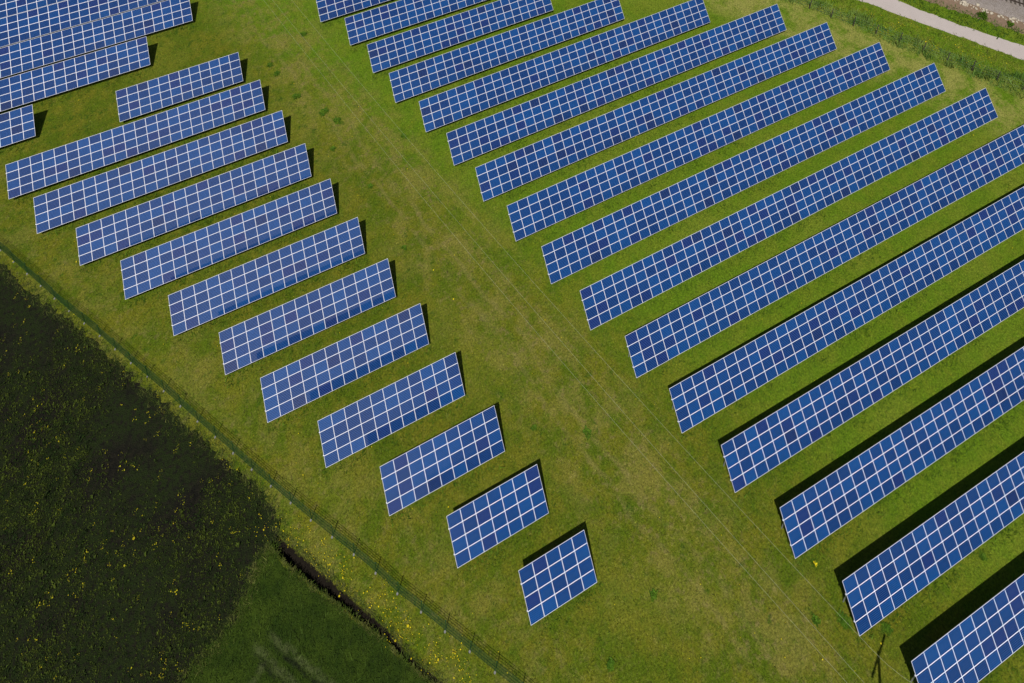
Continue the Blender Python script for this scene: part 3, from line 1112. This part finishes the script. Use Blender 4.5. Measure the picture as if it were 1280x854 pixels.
V, F = discs(np.vstack([P3, P4]), 0.032, 0.10, 0.22)
stuff(tri_mesh('wild_flowers', V, F, YEL), 'small yellow wild flowers dotted over the grass and along the ditch bank', 'flowers')


# single weed clumps
WEED = leaf_mat('weed_leaves', const_mix((0.036, 0.088, 0.004), (0.066, 0.125, 0.006), 2.0), 0.8)


def weed_clump(x, y, r, label):
    n = int(90 + 420 * r * r)
    a = RNG.uniform(0, 6.28, n)
    rr = r * RNG.uniform(0, 1, n) ** 0.8 * RNG.uniform(0.75, 1.25, n) * (0.8 + 0.3 * np.sin(2 * a + x) * np.sin(3 * a + y))
    P = np.c_[np.cos(a) * rr, np.sin(a) * rr * 0.8]
    V, F = leaf_rosettes(P, 4, 0.10, 0.028, 0.06)
    V[:, 2] += np.repeat(0.06 * r * np.clip(1 - (rr / r) ** 2, 0, 1), 16)
    o = tri_mesh('weed_clump', V, F, WEED)
    o.location = (x, y, 0)
    o.rotation_euler.z = random.uniform(0, 6.28)
    tag(o, label, 'weed clump', 'weed clumps in the grass')


for x, y, r, lab in [
    (13.1, 94.41, .55, 'dark round weed clump in the grass lane, nearest the top edge'),
    (7.33, 90.92, .5, 'left one of a pair of dark weed clumps beside the top of the grass lane'),
    (8.04, 89.18, .5, 'lower one of a pair of dark weed clumps beside the top of the grass lane'),
    (12.76, 80.62, .75, 'large dark weed clump in the upper part of the grass lane'),
    (14.13, 78.48, .65, 'bright weed clump just below the large dark one in the grass lane'),
    (12.65, 74.75, .4, 'small weed clump to the right of a solar table end in the upper lane'),
    (9.8, 84.4, .6, 'flat weed clump right of the twenty two panel table end'),
    (29.23, 34.68, .5, 'bright green weed clump in the middle of the grass lane'),
    (28.93, 21.94, .45, 'dark weed clump right of the shortest solar table'),
    (23.17, 19.85, .42, 'dark weed clump below the shortest solar table near the bottom edge'),
    (24.26, 37.28, .3, 'small weed clump right of the nine panel table end'),
    (43.7, 13.62, .75, 'leafy weed clump against the left end of a solar table'),
    (41.48, 14.74, .4, 'small leafy weed clump on the lane side of a solar table end'),
    (46.91, 11.75, .55, 'leafy weed clump in front of a solar table near the pole shadow'),
    (21.91, 72.78, .4, 'weed clump at the left end of a right block table near the top'),
    (17.48, 59.22, .35, 'small weed clump in the middle of the upper grass lane'),
    (15.86, 68.03, .4, 'weed clump on the lane between the two blocks of tables'),
    (58.91, 11.51, .4, 'weed clump between the two lowest solar tables at the right'),
]:
    weed_clump(x, y, r, lab)


tuft = empty('flower_tuft', (43.93, 17.54, 0), 'bright yellow flowering tuft on the grass below a table corner', 'flower tuft')
q = RNG.normal(0, 0.10, (16, 2))
V, F = discs(q, 0.05, 0.2, 0.34)
tri_mesh('blossom', V, F, YEL, tuft)
V, F = leaf_rosettes(RNG.normal(0, 0.14, (30, 2)), 4, 0.12, 0.03, 0.12)
tri_mesh('foliage', V, F, WEED, tuft)


# low shrubs beside the gravel
def shrub(x, y, r, label):
    root = empty('shrub', (x, y, 0), label, 'shrub', 'shrubs beside the railway gravel')
    n = int(500 * r)
    d = RNG.normal(0, 1, (n, 3))
    d /= np.linalg.norm(d, axis=1)[:, None]
    d[:, 2] = np.abs(d[:, 2])
    rad = r * RNG.uniform(0.45, 1.05, n) * (0.8 + 0.25 * np.sin(3 * np.arctan2(d[:, 1], d[:, 0]) + x))
    c = d * rad[:, None]
    c[:, 2] = c[:, 2] * 0.8 + 0.15
    t1 = RNG.normal(0, 1, (n, 3))
    t1 /= np.linalg.norm(t1, axis=1)[:, None]
    t2 = np.cross(t1, RNG.normal(0, 1, (n, 3)))
    t2 /= np.linalg.norm(t2, axis=1)[:, None]
    V = np.stack([c - t1 * .12, c + t2 * .06, c + t1 * .12, c - t2 * .06], 1).reshape(-1, 3)
    o = tri_mesh('crown', V, np.arange(n * 4).reshape(-1, 4), WEED, root)
    bm = bmesh.new()
    for k in range(5):
        a = k * 1.26
        add_cyl(bm, (0, 0, -0.05), (math.cos(a) * r * .6, math.sin(a) * r * .6, r * .6), 0.03, 0.012, 5)
    obj_bm('stem', bm, WOOD, root)


shrub(114.0, 56.0, 0.95, 'round green shrub on the bare earth beside the railway gravel')
shrub(116.7, 53.1, 0.6, 'small shrub by the white stones at the right edge')

# pale stones along the foot of the track bed
n = 560
s = RNG.uniform(0, 1, n)
ln = resample(BALLAST, 0.2)
q = ln[(s * (len(ln) - 1)).astype(int)] + RNG.normal(0, 0.28, (n, 2)) + np.array([0.55, 0.45])
q = q[near_view(q, 3000)]
Vs, Fs = [], []
cube = np.array([[x, y, z] for x in (-1, 1) for y in (-1, 1) for z in (-1, 1)], float)
cf = np.array([[0, 1, 3, 2], [4, 6, 7, 5], [0, 4, 5, 1], [2, 3, 7, 6], [0, 2, 6, 4], [1, 5, 7, 3]])
for i, p in enumerate(q):
    r = 0.11 * RNG.lognormal(0, .45)
    v = cube * r * RNG.uniform(.6, 1.2, 3) + RNG.normal(0, r * .18, (8, 3))
    a = RNG.uniform(0, 6.28)
    R = np.array([[math.cos(a), -math.sin(a), 0], [math.sin(a), math.cos(a), 0], [0, 0, 1]])
    Vs.append(v @ R.T + [p[0], p[1], r * .5])
    Fs.append(cf + 8 * i)
stuff(tri_mesh('stones', np.vstack(Vs), np.vstack(Fs), STONE), 'pale loose stones along the foot of the railway gravel', 'stones')
